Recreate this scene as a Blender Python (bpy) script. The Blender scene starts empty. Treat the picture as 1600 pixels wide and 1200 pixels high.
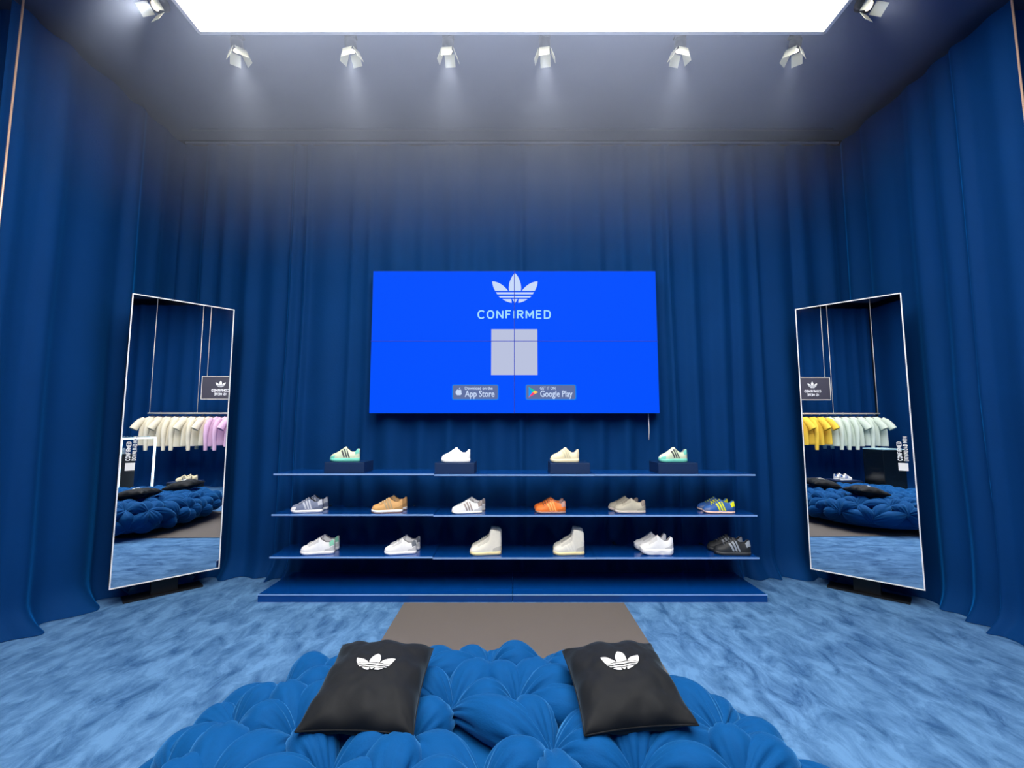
import bpy, bmesh, math, random
from mathutils import Vector, Matrix, noise
from mathutils.geometry import delaunay_2d_cdt
scene = bpy.context.scene
col = scene.collection
PI = math.pi
R = math.radians

# ------------------------------------------------------------------ camera
FPX = 700.0                                   # focal length in pixels of the 1600 px wide frame
cam_d = bpy.data.cameras.new('camera'); cam = bpy.data.objects.new('camera', cam_d); col.objects.link(cam)
cam_d.sensor_fit = 'HORIZONTAL'; cam_d.sensor_width = 36.0; cam_d.lens = FPX / 1600.0 * 36.0
cam_d.clip_start = 0.02; cam_d.clip_end = 100
cam.location = (0, 0, 1.55)
cam.rotation_euler = (R(90 + 5.3), 0, 0)
scene.camera = cam

# ------------------------------------------------------------------ world, exposure
world = bpy.data.worlds.new('world'); scene.world = world; world.use_nodes = True
world.node_tree.nodes['Background'].inputs[0].default_value = (0.02, 0.03, 0.05, 1)
world.node_tree.nodes['Background'].inputs[1].default_value = 0.2
vs = scene.view_settings
vs.view_transform = 'Standard'; vs.look = 'None'; vs.gamma = 1.0; vs.use_curve_mapping = False
vs.exposure = 0.0
PANEL_STRENGTH = 7.6                          # the luminous ceiling
SPOT_W = 60.0                                 # each small ceiling spot aimed at the shelves
HAZE = 0.36                                   # density of the added haze that imitates lens glare
scene.cycles.use_denoising = True
scene.cycles.max_bounces = 8
scene.cycles.caustics_reflective = False; scene.cycles.caustics_refractive = False
scene.cycles.sample_clamp_indirect = 6.0

# ------------------------------------------------------------------ helpers
def lin(c):
    return tuple((v / 12.92 if v <= 0.04045 else ((v + 0.055) / 1.055) ** 2.4) for v in [x / 255.0 for x in c])

MATS = {}
def mat(name, rgb, rough=0.5, metal=0.0, sheen=0.0, sheen_tint=None, emit=None, strength=1.0,
        noise_amt=0.0, noise_scale=20.0, bump=0.0, bump_scale=200.0, coat=0.0, spec=0.5, srough=0.4, stretch=None):
    if name in MATS: return MATS[name]
    m = bpy.data.materials.new(name); m.use_nodes = True
    nt = m.node_tree; b = nt.nodes['Principled BSDF']
    c = lin(rgb)
    b.inputs['Base Color'].default_value = (*c, 1)
    b.inputs['Roughness'].default_value = rough; b.inputs['Metallic'].default_value = metal
    b.inputs['Specular IOR Level'].default_value = spec
    if sheen:
        b.inputs['Sheen Weight'].default_value = sheen; b.inputs['Sheen Roughness'].default_value = srough
        b.inputs['Sheen Tint'].default_value = (*lin(sheen_tint or rgb), 1)
    if coat:
        b.inputs['Coat Weight'].default_value = coat; b.inputs['Coat Roughness'].default_value = 0.08
    if emit:
        b.inputs['Emission Color'].default_value = (*lin(emit), 1); b.inputs['Emission Strength'].default_value = strength
    vec = None
    if noise_amt or bump:
        tc = nt.nodes.new('ShaderNodeTexCoord'); mp = nt.nodes.new('ShaderNodeMapping')
        if stretch: mp.inputs['Scale'].default_value = stretch
        nt.links.new(tc.outputs['Object'], mp.inputs['Vector']); vec = mp.outputs['Vector']
    if noise_amt:
        n = nt.nodes.new('ShaderNodeTexNoise'); n.inputs['Scale'].default_value = noise_scale; n.inputs['Detail'].default_value = 4
        nt.links.new(vec, n.inputs['Vector'])
        mx = nt.nodes.new('ShaderNodeMix'); mx.data_type = 'RGBA'
        mx.inputs[6].default_value = (*[v * (1 - noise_amt) for v in c], 1)
        mx.inputs[7].default_value = (*[min(1, v * (1 + noise_amt)) for v in c], 1)
        nt.links.new(n.outputs['Fac'], mx.inputs[0]); nt.links.new(mx.outputs[2], b.inputs['Base Color'])
    if bump:
        n2 = nt.nodes.new('ShaderNodeTexNoise'); n2.inputs['Scale'].default_value = bump_scale; n2.inputs['Detail'].default_value = 3
        nt.links.new(vec, n2.inputs['Vector'])
        bp = nt.nodes.new('ShaderNodeBump'); bp.inputs['Strength'].default_value = bump; bp.inputs['Distance'].default_value = 0.01
        nt.links.new(n2.outputs['Fac'], bp.inputs['Height']); nt.links.new(bp.outputs['Normal'], b.inputs['Normal'])
    MATS[name] = m
    return m

def carpet_mat():
    m = bpy.data.materials.new('blue_carpet'); m.use_nodes = True
    nt = m.node_tree; b = nt.nodes['Principled BSDF']; N = nt.nodes.new; L = nt.links.new
    tc = N('ShaderNodeTexCoord')
    mp = N('ShaderNodeMapping'); mp.inputs['Scale'].default_value = (5.4, 2.6, 1.0)
    mp.inputs['Rotation'].default_value = (0, 0, 0.12)
    L(tc.outputs['Object'], mp.inputs['Vector'])
    n1 = N('ShaderNodeTexNoise'); n1.inputs['Scale'].default_value = 1.5; n1.inputs['Detail'].default_value = 7
    n1.inputs['Roughness'].default_value = 0.68; n1.inputs['Distortion'].default_value = 0.5
    L(mp.outputs['Vector'], n1.inputs['Vector'])
    cr = N('ShaderNodeValToRGB'); cr.color_ramp.elements[0].position = 0.33; cr.color_ramp.elements[1].position = 0.62
    cr.color_ramp.elements[0].color = (*lin((40, 80, 122)), 1); cr.color_ramp.elements[1].color = (*lin((94, 138, 182)), 1)
    L(n1.outputs['Fac'], cr.inputs['Fac'])
    L(cr.outputs['Color'], b.inputs['Base Color'])
    n2 = N('ShaderNodeTexNoise'); n2.inputs['Scale'].default_value = 260; n2.inputs['Detail'].default_value = 2
    L(tc.outputs['Object'], n2.inputs['Vector'])
    ad = N('ShaderNodeMath'); ad.operation = 'MULTIPLY_ADD'; ad.inputs[1].default_value = 0.25
    L(n2.outputs['Fac'], ad.inputs[0]); L(n1.outputs['Fac'], ad.inputs[2])
    bp = N('ShaderNodeBump'); bp.inputs['Strength'].default_value = 0.35; bp.inputs['Distance'].default_value = 0.02
    L(ad.outputs[0], bp.inputs['Height']); L(bp.outputs['Normal'], b.inputs['Normal'])
    b.inputs['Roughness'].default_value = 0.9; b.inputs['Specular IOR Level'].default_value = 0.1
    b.inputs['Sheen Weight'].default_value = 0.25; b.inputs['Sheen Tint'].default_value = (*lin((120, 170, 230)), 1)
    return m

def mk(name, verts, faces, material, parent=None, smooth=False):
    me = bpy.data.meshes.new(name); me.from_pydata([tuple(v) for v in verts], [], faces); me.update()
    if smooth:
        for p in me.polygons: p.use_smooth = True
    me.materials.append(material)
    o = bpy.data.objects.new(name, me); col.objects.link(o)
    if parent: o.parent = parent
    return o

def from_bm(name, bm, material, parent=None, smooth=False):
    me = bpy.data.meshes.new(name); bm.normal_update(); bm.to_mesh(me); bm.free()
    if smooth:
        for p in me.polygons: p.use_smooth = True
    me.materials.append(material)
    o = bpy.data.objects.new(name, me); col.objects.link(o)
    if parent: o.parent = parent
    return o

def empty(name, loc=(0, 0, 0), rz=0.0):
    o = bpy.data.objects.new(name, None); col.objects.link(o); o.location = loc; o.rotation_euler = (0, 0, rz)
    o.empty_display_size = 0.05
    return o

def tag(o, label, cat, group=None):
    o['label'] = label; o['category'] = cat
    if group: o['group'] = group
    return o

def struct(o, label=None):
    o['kind'] = 'structure'
    if label: o['label'] = label
    return o

def bm_box(bm, x0, x1, y0, y1, z0, z1, bevel=0.0):
    vs_ = [bm.verts.new(p) for p in ((x0,y0,z0),(x1,y0,z0),(x1,y1,z0),(x0,y1,z0),(x0,y0,z1),(x1,y0,z1),(x1,y1,z1),(x0,y1,z1))]
    fs = [bm.faces.new([vs_[i] for i in f]) for f in ((0,3,2,1),(4,5,6,7),(0,1,5,4),(1,2,6,5),(2,3,7,6),(3,0,4,7))]
    if bevel:
        es = list({e for f in fs for e in f.edges})
        bmesh.ops.bevel(bm, geom=es, offset=bevel, segments=2, affect='EDGES', profile=0.5)

def box(name, x0, x1, y0, y1, z0, z1, material, parent=None, bevel=0.0):
    bm = bmesh.new(); bm_box(bm, x0, x1, y0, y1, z0, z1, bevel)
    return from_bm(name, bm, material, parent)

def tube(name, pts, r, material, parent=None, seg=8, closed=False):
    verts = []; faces = []
    pts = [Vector(p) for p in pts]; n = len(pts)
    for i, p in enumerate(pts):
        d = (pts[min(i + 1, n - 1)] - pts[max(i - 1, 0)]).normalized()
        up = Vector((0, 0, 1)) if abs(d.z) < 0.9 else Vector((1, 0, 0))
        a = d.cross(up).normalized(); b = d.cross(a).normalized()
        rr = r[i] if isinstance(r, (list, tuple)) else r
        for k in range(seg):
            t = 2 * PI * k / seg
            verts.append(p + a * math.cos(t) * rr + b * math.sin(t) * rr)
    for i in range(n - 1):
        for k in range(seg):
            faces.append((i*seg+k, i*seg+(k+1)%seg, (i+1)*seg+(k+1)%seg, (i+1)*seg+k))
    faces.append(tuple(range(seg-1, -1, -1))); faces.append(tuple((n-1)*seg+k for k in range(seg)))
    return mk(name, verts, faces, material, parent, smooth=True)

def copy_tree(o, parent=None):
    c = o.copy(); col.objects.link(c)
    c.parent = parent
    for ch in list(o.children): copy_tree(ch, c)
    return c

def interp(tab, s):
    for (a, va), (b, vb) in zip(tab, tab[1:]):
        if s <= b:
            t = 0 if b == a else (s - a) / (b - a)
            t = max(0.0, min(1.0, t)); t = t * t * (3 - 2 * t) * 0.5 + t * 0.5
            return va + (vb - va) * t
    return tab[-1][1]

def polygons_mesh(name, polys, material, parent, depth=0.003, cuts=0, zfun=None, M=None):
    """flat outlines (x, y) extruded a little along z; cuts > 0 refines them so zfun can drape them on a surface"""
    bm = bmesh.new()
    for poly in polys:
        vs_ = [bm.verts.new((x, y, 0)) for x, y in poly]
        f = bm.faces.new(vs_)
        f.normal_update()
        if f.normal.z < 0: f.normal_flip()
    bmesh.ops.triangulate(bm, faces=bm.faces[:])
    if cuts:
        for _ in range(cuts): bmesh.ops.subdivide_edges(bm, edges=bm.edges[:], cuts=1, use_grid_fill=True)
        bmesh.ops.triangulate(bm, faces=bm.faces[:])
    ret = bmesh.ops.extrude_face_region(bm, geom=bm.faces[:])
    for e in ret['geom']:
        if isinstance(e, bmesh.types.BMVert): e.co.z += depth
    if zfun:
        for v in bm.verts: v.co.z += zfun(v.co.x, v.co.y)
    bmesh.ops.recalc_face_normals(bm, faces=bm.faces[:])
    if M is not None: bmesh.ops.transform(bm, matrix=M, verts=bm.verts[:])
    return from_bm(name, bm, material, parent)

def trefoil(cx=0.0, cy=0.0, w=1.0):
    """three leaves crossed by bands; traced in units where the whole mark is 767 wide, origin at the bottom centre"""
    def P(pts): return [(cx + (x - 797) / 767.0 * w, cy + (590 - y) / 767.0 * w) for x, y in pts]
    def mir(pts): return [(1594 - x, y) for x, y in pts][::-1]
    centre = [(797,72),(764,108),(733,160),(710,220),(697,275),(692,330),(697,382)]
    centre = centre + [(1594 - x, y) for x, y in centre[::-1][:-1]]
    leaf = [(413,218),(450,220),(510,238),(565,266),(620,310),(655,347),(682,382),(465,382),(445,345),(428,300),(417,255)]
    b1 = [(476,405),(1118,405),(1096,438),(498,438)]
    b2 = [(520,470),(1074,470),(1048,496),(546,496)]
    lo = [(588,522),(738,522),(742,586),(700,578),(650,560),(615,541)]
    v = [(752,522),(842,522),(797,590)]
    return [P(centre), P(leaf), P(mir(leaf)), P(b1), P(b2), P(lo), P(mir(lo)), P(v)]

def text_mesh(name, s, size, material, parent, spacing=1.0, bold=0.0, depth=0.002, M=None, width=None):
    cu = bpy.data.curves.new(name, 'FONT'); cu.body = s; cu.size = size; cu.space_character = spacing
    cu.offset = bold; cu.extrude = depth; cu.align_x = 'CENTER'; cu.align_y = 'CENTER'; cu.resolution_u = 3
    t = bpy.data.objects.new(name + '_tmp', cu); col.objects.link(t)
    dg = bpy.context.evaluated_depsgraph_get(); dg.update()
    me = bpy.data.meshes.new_from_object(t.evaluated_get(dg)); me.name = name
    bpy.data.objects.remove(t, do_unlink=True); bpy.data.curves.remove(cu)
    if width:
        xs = [v.co.x for v in me.vertices]; k = width / (max(xs) - min(xs)); mid = (max(xs) + min(xs)) / 2
        for v in me.vertices: v.co.x = (v.co.x - mid) * k
    if M is not None: me.transform(M)
    me.materials.clear(); me.materials.append(material)
    o = bpy.data.objects.new(name, me); col.objects.link(o); o.parent = parent
    return o

GLYPH = {  # plain sans capitals as centre-line strokes on a 0..w x 0..1 grid
 'C': (.62, [[(.62,.82),(.5,.97),(.31,1),(.13,.93),(.03,.75),(0,.5),(.03,.25),(.13,.07),(.31,0),(.5,.03),(.62,.18)]]),
 'O': (.66, [[(.33,1),(.14,.93),(.03,.75),(0,.5),(.03,.25),(.14,.07),(.33,0),(.52,.07),(.63,.25),(.66,.5),(.63,.75),(.52,.93),(.33,1)]]),
 'N': (.62, [[(0,0),(0,1)],[(0,1),(.62,0)],[(.62,0),(.62,1)]]), 'F': (.5, [[(0,0),(0,1),(.5,1)],[(0,.52),(.42,.52)]]), 'I': (.0, [[(0,0),(0,1)]]),
 'R': (.56, [[(0,0),(0,1),(.34,1),(.5,.93),(.56,.76),(.5,.58),(.34,.5),(0,.5)],[(.3,.5),(.58,0)]]), 'M': (.74, [[(0,0),(0,1)],[(0,1),(.37,.3),(.74,1)],[(.74,1),(.74,0)]]),
 'E': (.5, [[(.52,0),(0,0),(0,1),(.52,1)],[(0,.52),(.44,.52)]]), 'D': (.6, [[(0,0),(0,1),(.28,1),(.47,.93),(.57,.76),(.6,.5),(.57,.24),(.47,.07),(.28,0),(0,0)]]),
 'W': (.92, [[(0,1),(.23,0),(.46,.85),(.69,0),(.92,1)]]), 'L': (.46, [[(0,1),(0,0),(.48,0)]]), 'A': (.66, [[(0,0),(.33,1),(.66,0)],[(.12,.3),(.54,.3)]]),
 'S': (.54, [[(.54,.82),(.43,.97),(.26,1),(.08,.94),(.02,.76),(.1,.58),(.27,.51),(.46,.42),(.54,.24),(.46,.06),(.27,0),(.08,.04),(0,.18)]]), 'H': (.6, [[(0,0),(0,1)],[(.6,0),(.6,1)],[(0,.52),(.6,.52)]]), ' ': (.2, [])}
def caps(name, txt, height, width, material, parent, M, stroke=0.17, gap=0.30, depth=0.001):
    """word of capitals centred on the origin of M, strokes joined into one flat raised mesh"""
    polys = []; x = 0.0
    for ch in txt:
        w, strokes = GLYPH[ch]
        for st in strokes:
            n = len(st)
            off = []
            for i, p in enumerate(st):
                a = st[max(0, i - 1)]; b = st[min(n - 1, i + 1)]
                if st[0] == st[-1] and i in (0, n - 1): a, b = st[-2], st[1]
                d1 = Vector((p[0]-a[0], p[1]-a[1])); d2 = Vector((b[0]-p[0], b[1]-p[1]))
                d1 = d1.normalized() if d1.length > 1e-6 else d2.normalized(); d2 = d2.normalized() if d2.length > 1e-6 else d1
                nn = Vector((-(d1.y+d2.y), d1.x+d2.x)); nn = nn.normalized() if nn.length > 1e-6 else Vector((-d1.y, d1.x))
                c = max(0.45, nn.dot(Vector((-d1.y, d1.x)))); off.append((Vector(p), nn * (stroke / 2 / c)))
            for (p, o1), (q, o2) in zip(off, off[1:]):
                polys.append([(x+p.x-o1.x, p.y-o1.y), (x+q.x-o2.x, q.y-o2.y), (x+q.x+o2.x, q.y+o2.y), (x+p.x+o1.x, p.y+o1.y)])
        x += w + gap
    x -= gap
    k = width / (x + stroke); kh = height / (1 + stroke)
    polys = [[((px_ - x / 2) * k, (py_ - 0.5) * kh) for px_, py_ in pl_] for pl_ in polys]
    return polygons_mesh(name, polys, material, parent, depth, M=M)

# ------------------------------------------------------------------ materials
VELVET = mat('navy_velvet', (0, 51, 104), 0.8, sheen=1.0, sheen_tint=(14, 132, 222), srough=0.28, spec=0.1, bump=0.15, bump_scale=60, noise_amt=0.12, noise_scale=2)
WALL = mat('dark_wall_paint', (10, 22, 44), 0.9)
CEIL = mat('glare_lightened_ceiling', (100, 112, 146), 0.9, noise_amt=0.1, noise_scale=3)  # grey-blue lightened to carry part of the pale glare near the panel
CARPET = carpet_mat()
MAT_RUG = mat('taupe_mat_weave', (94, 88, 84), 0.9, sheen=0.1, noise_amt=0.10, noise_scale=500, bump=0.2, bump_scale=900)
PUFF = mat('bright_blue_velvet', (0, 70, 126), 0.8, sheen=0.8, sheen_tint=(90, 170, 235), srough=0.35, spec=0.12, bump=0.12, bump_scale=35, noise_amt=0.12, noise_scale=9)
PUFF_CORE = PUFF
BLACK_VELVET = mat('black_velvet', (15, 18, 22), 0.7, sheen=0.6, sheen_tint=(120, 140, 150), srough=0.35, spec=0.2, noise_amt=0.25, noise_scale=6, bump=0.2, bump_scale=18)
WHITE_PRINT = mat('white_print', (235, 235, 232), 0.6)
SHELF = mat('blue_lacquer', (2, 60, 132), 0.22, spec=0.5, coat=0.3)
SHELF_HIGHLIGHT = mat('painted_edge_highlight', (150, 190, 240), 0.3, metal=0.3)  # pale blue imitates panel light caught on the front edges
BOXM = mat('navy_box_paint', (0, 38, 80), 0.55)
STEEL = mat('polished_steel', (225, 225, 225), 0.18, metal=1.0)
WIRE = mat('steel_wire', (240, 234, 222), 0.45, metal=0.15)
BLACK = mat('satin_black', (10, 11, 13), 0.5)
MIRROR = mat('mirror_glass', (236, 240, 244), 0.0, metal=1.0)
MIRROR_EDGE = mat('white_mirror_edge', (240, 240, 240), 0.4)
CREAM_METAL = mat('cream_metal', (226, 228, 208), 0.5)
WARM_TRIM = mat('warm_metal_trim', (236, 196, 170), 0.3, metal=0.4)
LIGHT = mat('luminous_ceiling_fabric', (255, 255, 255), 0.8, emit=(255, 250, 244), strength=PANEL_STRENGTH)

# ------------------------------------------------------------------ room shell
BACK_Y = 4.86; SIDE_X = 3.75; ALC_X = 4.5; REAR_Y = -2.7; CEIL_Z = 4.97; EDGE_Y = 3.08
struct(box('floor', -4.9, 4.9, -3.1, 5.3, -0.1, 0.0, CARPET), 'blue crushed-pile carpet floor')
struct(box('ceiling', -4.9, 4.9, -3.1, 5.3, CEIL_Z, CEIL_Z + 0.1, CEIL), 'dark ceiling around the luminous panel')
struct(box('wall_back', -4.9, 4.9, 5.1, 5.3, 0, CEIL_Z, WALL))
struct(box('wall_rear', -4.9, 4.9, -3.1, -2.95, 0, CEIL_Z, WALL))
struct(box('wall_left', -4.9, -4.72, -2.95, 5.1, 0, CEIL_Z, WALL))
struct(box('wall_right', 4.72, 4.9, -2.95, 5.1, 0, CEIL_Z, WALL))

def curtain(name, p0, p1, seed, label, amp=0.065, pitch=0.25, ztop=4.74, face=1):
    """pleated velvet hung along p0 -> p1; pleats of uneven width, the hem spreading onto the floor"""
    rnd = random.Random(seed)
    p0 = Vector((*p0, 0)); p1 = Vector((*p1, 0)); d = (p1 - p0); Ln = d.length; d.normalize()
    nrm = Vector((d.y, -d.x, 0)) * face                      # towards the room
    edges = [0.0]
    while edges[-1] < Ln: edges.append(edges[-1] + pitch * rnd.uniform(0.55, 1.5))
    amps = [amp * rnd.uniform(0.5, 1.3) for _ in edges]; sharp = [rnd.uniform(1.2, 4.5) for _ in edges]
    skew = [rnd.uniform(0.7, 1.4) for _ in edges]
    nx = max(8, int(Ln / 0.014)); zs = [0.004, 0.015, 0.03, 0.05, 0.08, 0.12, 0.18, 0.26, 0.4, 0.6, 0.9, 1.3, 1.8, 2.3, 2.9, 3.5, 4.1, 4.5, ztop]
    verts = []; faces = []
    for z in zs:
        hz = z / ztop
        for i in range(nx + 1):
            s = Ln * i / nx
            sw = s + 0.05 * (1 - hz) * noise.noise((s * 1.7, seed * 3.1, z * 0.8))
            k = 0
            while k < len(edges) - 2 and sw > edges[k + 1]: k += 1
            t = (sw - edges[k]) / (edges[k + 1] - edges[k])
            w = abs(math.sin(PI * max(0, min(1, t)) ** skew[k])) ** sharp[k]
            off = amps[k] * w * (1.0 - 0.45 * hz) + 0.015 * noise.noise((s * 3.0, z * 0.7, seed))
            flare = max(0.0, 1 - z / 0.22)
            off += flare ** 2 * (0.09 + 0.12 * noise.noise((s * 4.0, seed * 1.3, 0)) + 0.05 * w)
            along = flare * 0.03 * noise.noise((s * 7.0, seed * 2.0, 5.0))
            q = p0 + d * (s + along) + nrm * off
            verts.append((q.x, q.y, z + (0.012 * flare * abs(noise.noise((s * 9, seed, 1))) if z > 0.01 else 0)))
    W = nx + 1
    for j in range(len(zs) - 1):
        for i in range(nx):
            a = j * W + i
            f = (a, a + 1, a + W + 1, a + W)
            faces.append(f if face > 0 else f[::-1])
    o = mk(name, verts, faces, VELVET, smooth=True)
    return tag(o, label, 'curtain', 'blue velvet curtains lining the room')

curtain('velvet_curtain', (-SIDE_X - 0.02, BACK_Y), (SIDE_X + 0.02, BACK_Y), 3, 'wide dark blue velvet curtain hanging behind the screen and the shoe shelves')
curtain('velvet_curtain', (-SIDE_X, EDGE_Y), (-SIDE_X, BACK_Y + 0.02), 11, 'dark blue velvet side curtain beyond the left standing mirror', amp=0.07, pitch=0.3)
curtain('velvet_curtain', (SIDE_X, BACK_Y + 0.02), (SIDE_X, EDGE_Y), 12, 'dark blue velvet side curtain beyond the right standing mirror', amp=0.06, pitch=0.32)
curtain('velvet_curtain', (-ALC_X, REAR_Y + 0.1), (-ALC_X, EDGE_Y), 21, 'blue velvet curtain behind the rail of yellow and mint clothes', amp=0.06, pitch=0.3)
curtain('velvet_curtain', (ALC_X, EDGE_Y), (ALC_X, REAR_Y + 0.1), 22, 'blue velvet curtain behind the rail of cream and pink clothes', amp=0.06, pitch=0.3)
curtain('velvet_curtain', (ALC_X, REAR_Y), (-ALC_X, REAR_Y), 31, 'blue velvet curtain across the rear of the room', amp=0.05, pitch=0.5)
curtain('velvet_curtain', (-ALC_X + 0.08, EDGE_Y + 0.1), (-SIDE_X - 0.1, EDGE_Y + 0.1), 41, 'short blue velvet curtain return at the left alcove', amp=0.03)
curtain('velvet_curtain', (SIDE_X + 0.1, EDGE_Y + 0.1), (ALC_X - 0.08, EDGE_Y + 0.1), 42, 'short blue velvet curtain return at the right alcove', amp=0.03)
for i, sx in enumerate((-1, 1)):
    struct(tube('trim_%d' % (i + 1), [(sx * 3.70, EDGE_Y + (0.03 if sx < 0 else -0.04), 0.0), (sx * 3.70, EDGE_Y + (0.03 if sx < 0 else -0.04), CEIL_Z)], 0.007, WARM_TRIM), 'thin warm metal edge pole of the side curtain')
# curtain track under the ceiling
for z_, y_, lab, n_ in ((4.74, BACK_Y - 0.05, 'thin curtain track at the head of the back curtain', 3), (4.95, BACK_Y + 0.02, 'thin shadow-gap trim where the back wall meets the ceiling', 4)):
    struct(box('trim_%d' % n_, -3.7, 3.7, y_ - 0.012, y_ + 0.012, z_ - 0.008, z_ + 0.012, mat('dull_track_metal', (110, 120, 150), 0.4, metal=0.5)), lab)

# ------------------------------------------------------------------ luminous ceiling panel
LZ = 4.84
lp = tag(empty('ceiling_light_panel', (0, 0.8, LZ)), 'huge white luminous ceiling panel above the room', 'ceiling light')
def lbox(name, x0, x1, y0, y1, z0, z1, m, parent): return box(name, x0, x1, y0 - 0.8, y1 - 0.8, z0 - LZ, z1 - LZ, m, parent)
PX, PY0, PY1 = 2.635, -1.9, 3.49
lbox('diffuser', -PX + .02, PX - .02, PY0 + .02, PY1 - .02, LZ + 0.005, LZ + 0.02, LIGHT, lp)
FR = mat('white_panel_frame', (215, 215, 220), 0.5)
lbox('frame_side', -PX - .01, -PX + .02, PY0, PY1, LZ, CEIL_Z, FR, lp); lbox('frame_side', PX - .02, PX + .01, PY0, PY1, LZ, CEIL_Z, FR, lp)
lbox('frame_end', -PX, PX, PY1 - .02, PY1 + .01, LZ, CEIL_Z, FR, lp); lbox('frame_end', -PX, PX, PY0 - .01, PY0 + .02, LZ, CEIL_Z, FR, lp)

# ------------------------------------------------------------------ ceiling spots with barn doors
def spot(loc, aim, label, watts):
    t = tag(empty('ceiling_spotlight', (loc[0], loc[1], CEIL_Z)), label, 'spotlight', 'small spotlights around the ceiling panel')
    box('mounting_plate', -0.05, 0.05, -0.03, 0.03, -0.02, 0.0, BLACK, t, 0.004)
    tube('stem', [(0, 0, -0.01), (0, 0, -0.07)], 0.01, BLACK, t)
    d = (Vector(aim) - Vector((loc[0], loc[1], CEIL_Z - 0.1))).normalized()
    q = d.to_track_quat('-Z', 'Y').to_matrix().to_4x4()
    M = Matrix.Translation((0, 0, -0.09)) @ q
    bm = bmesh.new(); bmesh.ops.create_cone(bm, cap_ends=True, segments=16, radius1=0.05, radius2=0.05, depth=0.09)
    bmesh.ops.translate(bm, verts=bm.verts[:], vec=(0, 0, 0.0)); bmesh.ops.transform(bm, matrix=M, verts=bm.verts[:])
    from_bm('lamp_body', bm, BLACK, t, True)
    bm = bmesh.new(); bmesh.ops.create_circle(bm, cap_ends=True, segments=16, radius=0.035); bmesh.ops.transform(bm, matrix=M @ Matrix.Translation((0, 0, -0.047)), verts=bm.verts[:])
    from_bm('lens', bm, mat('lamp_lens', (255, 245, 230), 0.3, emit=(255, 240, 220), strength=3.0), t)
    for k in range(4):
        a = k * PI / 2
        bm = bmesh.new(); bm_box(bm, -0.045, 0.045, 0.0, 0.003, -0.095, 0.0)
        bmesh.ops.transform(bm, matrix=M @ Matrix.Rotation(a, 4, 'Z') @ Matrix.Translation((0, 0.052, -0.045)) @ Matrix.Rotation(R(22), 4, 'X'), verts=bm.verts[:])
        from_bm('barn_door', bm, CREAM_METAL, t)
    ld = bpy.data.lights.new('spot_beam', 'SPOT'); ld.energy = watts; ld.spot_size = R(70); ld.spot_blend = 1.0; ld.shadow_soft_size = 0.04
    ld.color = (1.0, 0.95, 0.88)
    lo = bpy.data.objects.new('spot_beam', ld); col.objects.link(lo); lo.parent = t
    lo.matrix_local = M @ Matrix.Translation((0, 0, -0.05))
    return t
SP = [(-2.42, 3.65, (-1.9, 4.3, 0.8), 'ceiling spotlight by the left front corner of the light panel'),
      (-1.42, 3.65, (-1.2, 4.4, 0.8), 'ceiling spotlight second from the left along the panel front edge'),
      (-0.563, 3.65, (-0.5, 4.4, 0.8), 'ceiling spotlight third from the left along the panel front edge'),
      (0.287, 3.65, (0.4, 4.4, 0.8), 'ceiling spotlight just right of the screen centre along the panel front edge'),
      (1.48, 3.65, (1.3, 4.4, 0.8), 'ceiling spotlight second from the right along the panel front edge'),
      (2.49, 3.65, (2.0, 4.3, 0.8), 'ceiling spotlight by the right front corner of the light panel')]
for x, y, aim, lab in SP: spot((x, y), aim, lab, SPOT_W)
spot((-2.80, 3.27), (-4.0, 0.0, 1.2), 'ceiling spotlight on the left side edge of the light panel', SPOT_W * 3.5)
spot((2.80, 3.27), (4.0, 0.0, 1.2), 'ceiling spotlight on the right side edge of the light panel', SPOT_W * 3.5)

# ------------------------------------------------------------------ taupe mat
box_m = box('floor_mat', -0.945, 0.98, 0.55, 4.085, 0.001, 0.007, MAT_RUG, None, 0.002)
tag(box_m, 'flat taupe mat running under the puffy ottoman to the shelf base', 'mat')

# ------------------------------------------------------------------ shoe shelves and base
def shelf(zt, label):
    Yf, Yb = 4.235, 4.66; x0, x1 = -2.222, 2.268
    t = tag(empty('display_shelf', (0.023, Yb, zt)), label, 'shelf', 'shoe display shelves')
    n = 3; w = (x1 - x0) / n
    for k in range(n):
        a = x0 + k * w - 0.023; b = a + w - 0.002; dz = (0.0, -0.004, 0.0)[k] - 0.003 * k
        bd = box('shelf_board', a, b, Yf - Yb, 0.0, -0.02 + dz, dz, SHELF, t, 0.001)
        box('edge_highlight', a, b, Yf - Yb - 0.004, Yf - Yb, -0.014 + dz, dz, SHELF_HIGHLIGHT, bd)  # strip with the light on the board edge put into its colour
        for q in (0.2, 0.8):
            xx = a + (b - a) * q
            box('bracket', xx - 0.012, xx + 0.012, -0.30, 0.42, -0.032 + dz, -0.02 + dz, BLACK, t)
    return t
SHELF_Z = (1.104, 0.734, 0.353)
shelf(SHELF_Z[0], 'top blue shelf carrying four single shoes on boxes')
shelf(SHELF_Z[1], 'middle blue shelf carrying the grey, tan, white, orange, beige and blue shoes')
shelf(SHELF_Z[2], 'lowest blue shelf carrying white shoes and the two high-tops')
bt = tag(empty('shelving_plinth', (0.005, 4.4, 0)), 'low blue lacquered plinth on the floor under the shoe shelves', 'plinth')
for a, b in ((-2.248, -0.002), (0.002, 2.249)):
    s_ = box('base_section', a, b, 4.109 - 4.4, 4.72 - 4.4, 0.0, 0.064, SHELF, bt, 0.001)
    box('edge_highlight', a, b, 4.105 - 4.4, 4.112 - 4.4, 0.058, 0.066, SHELF_HIGHLIGHT, s_)  # same painted highlight along the plinth's top front edge

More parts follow.
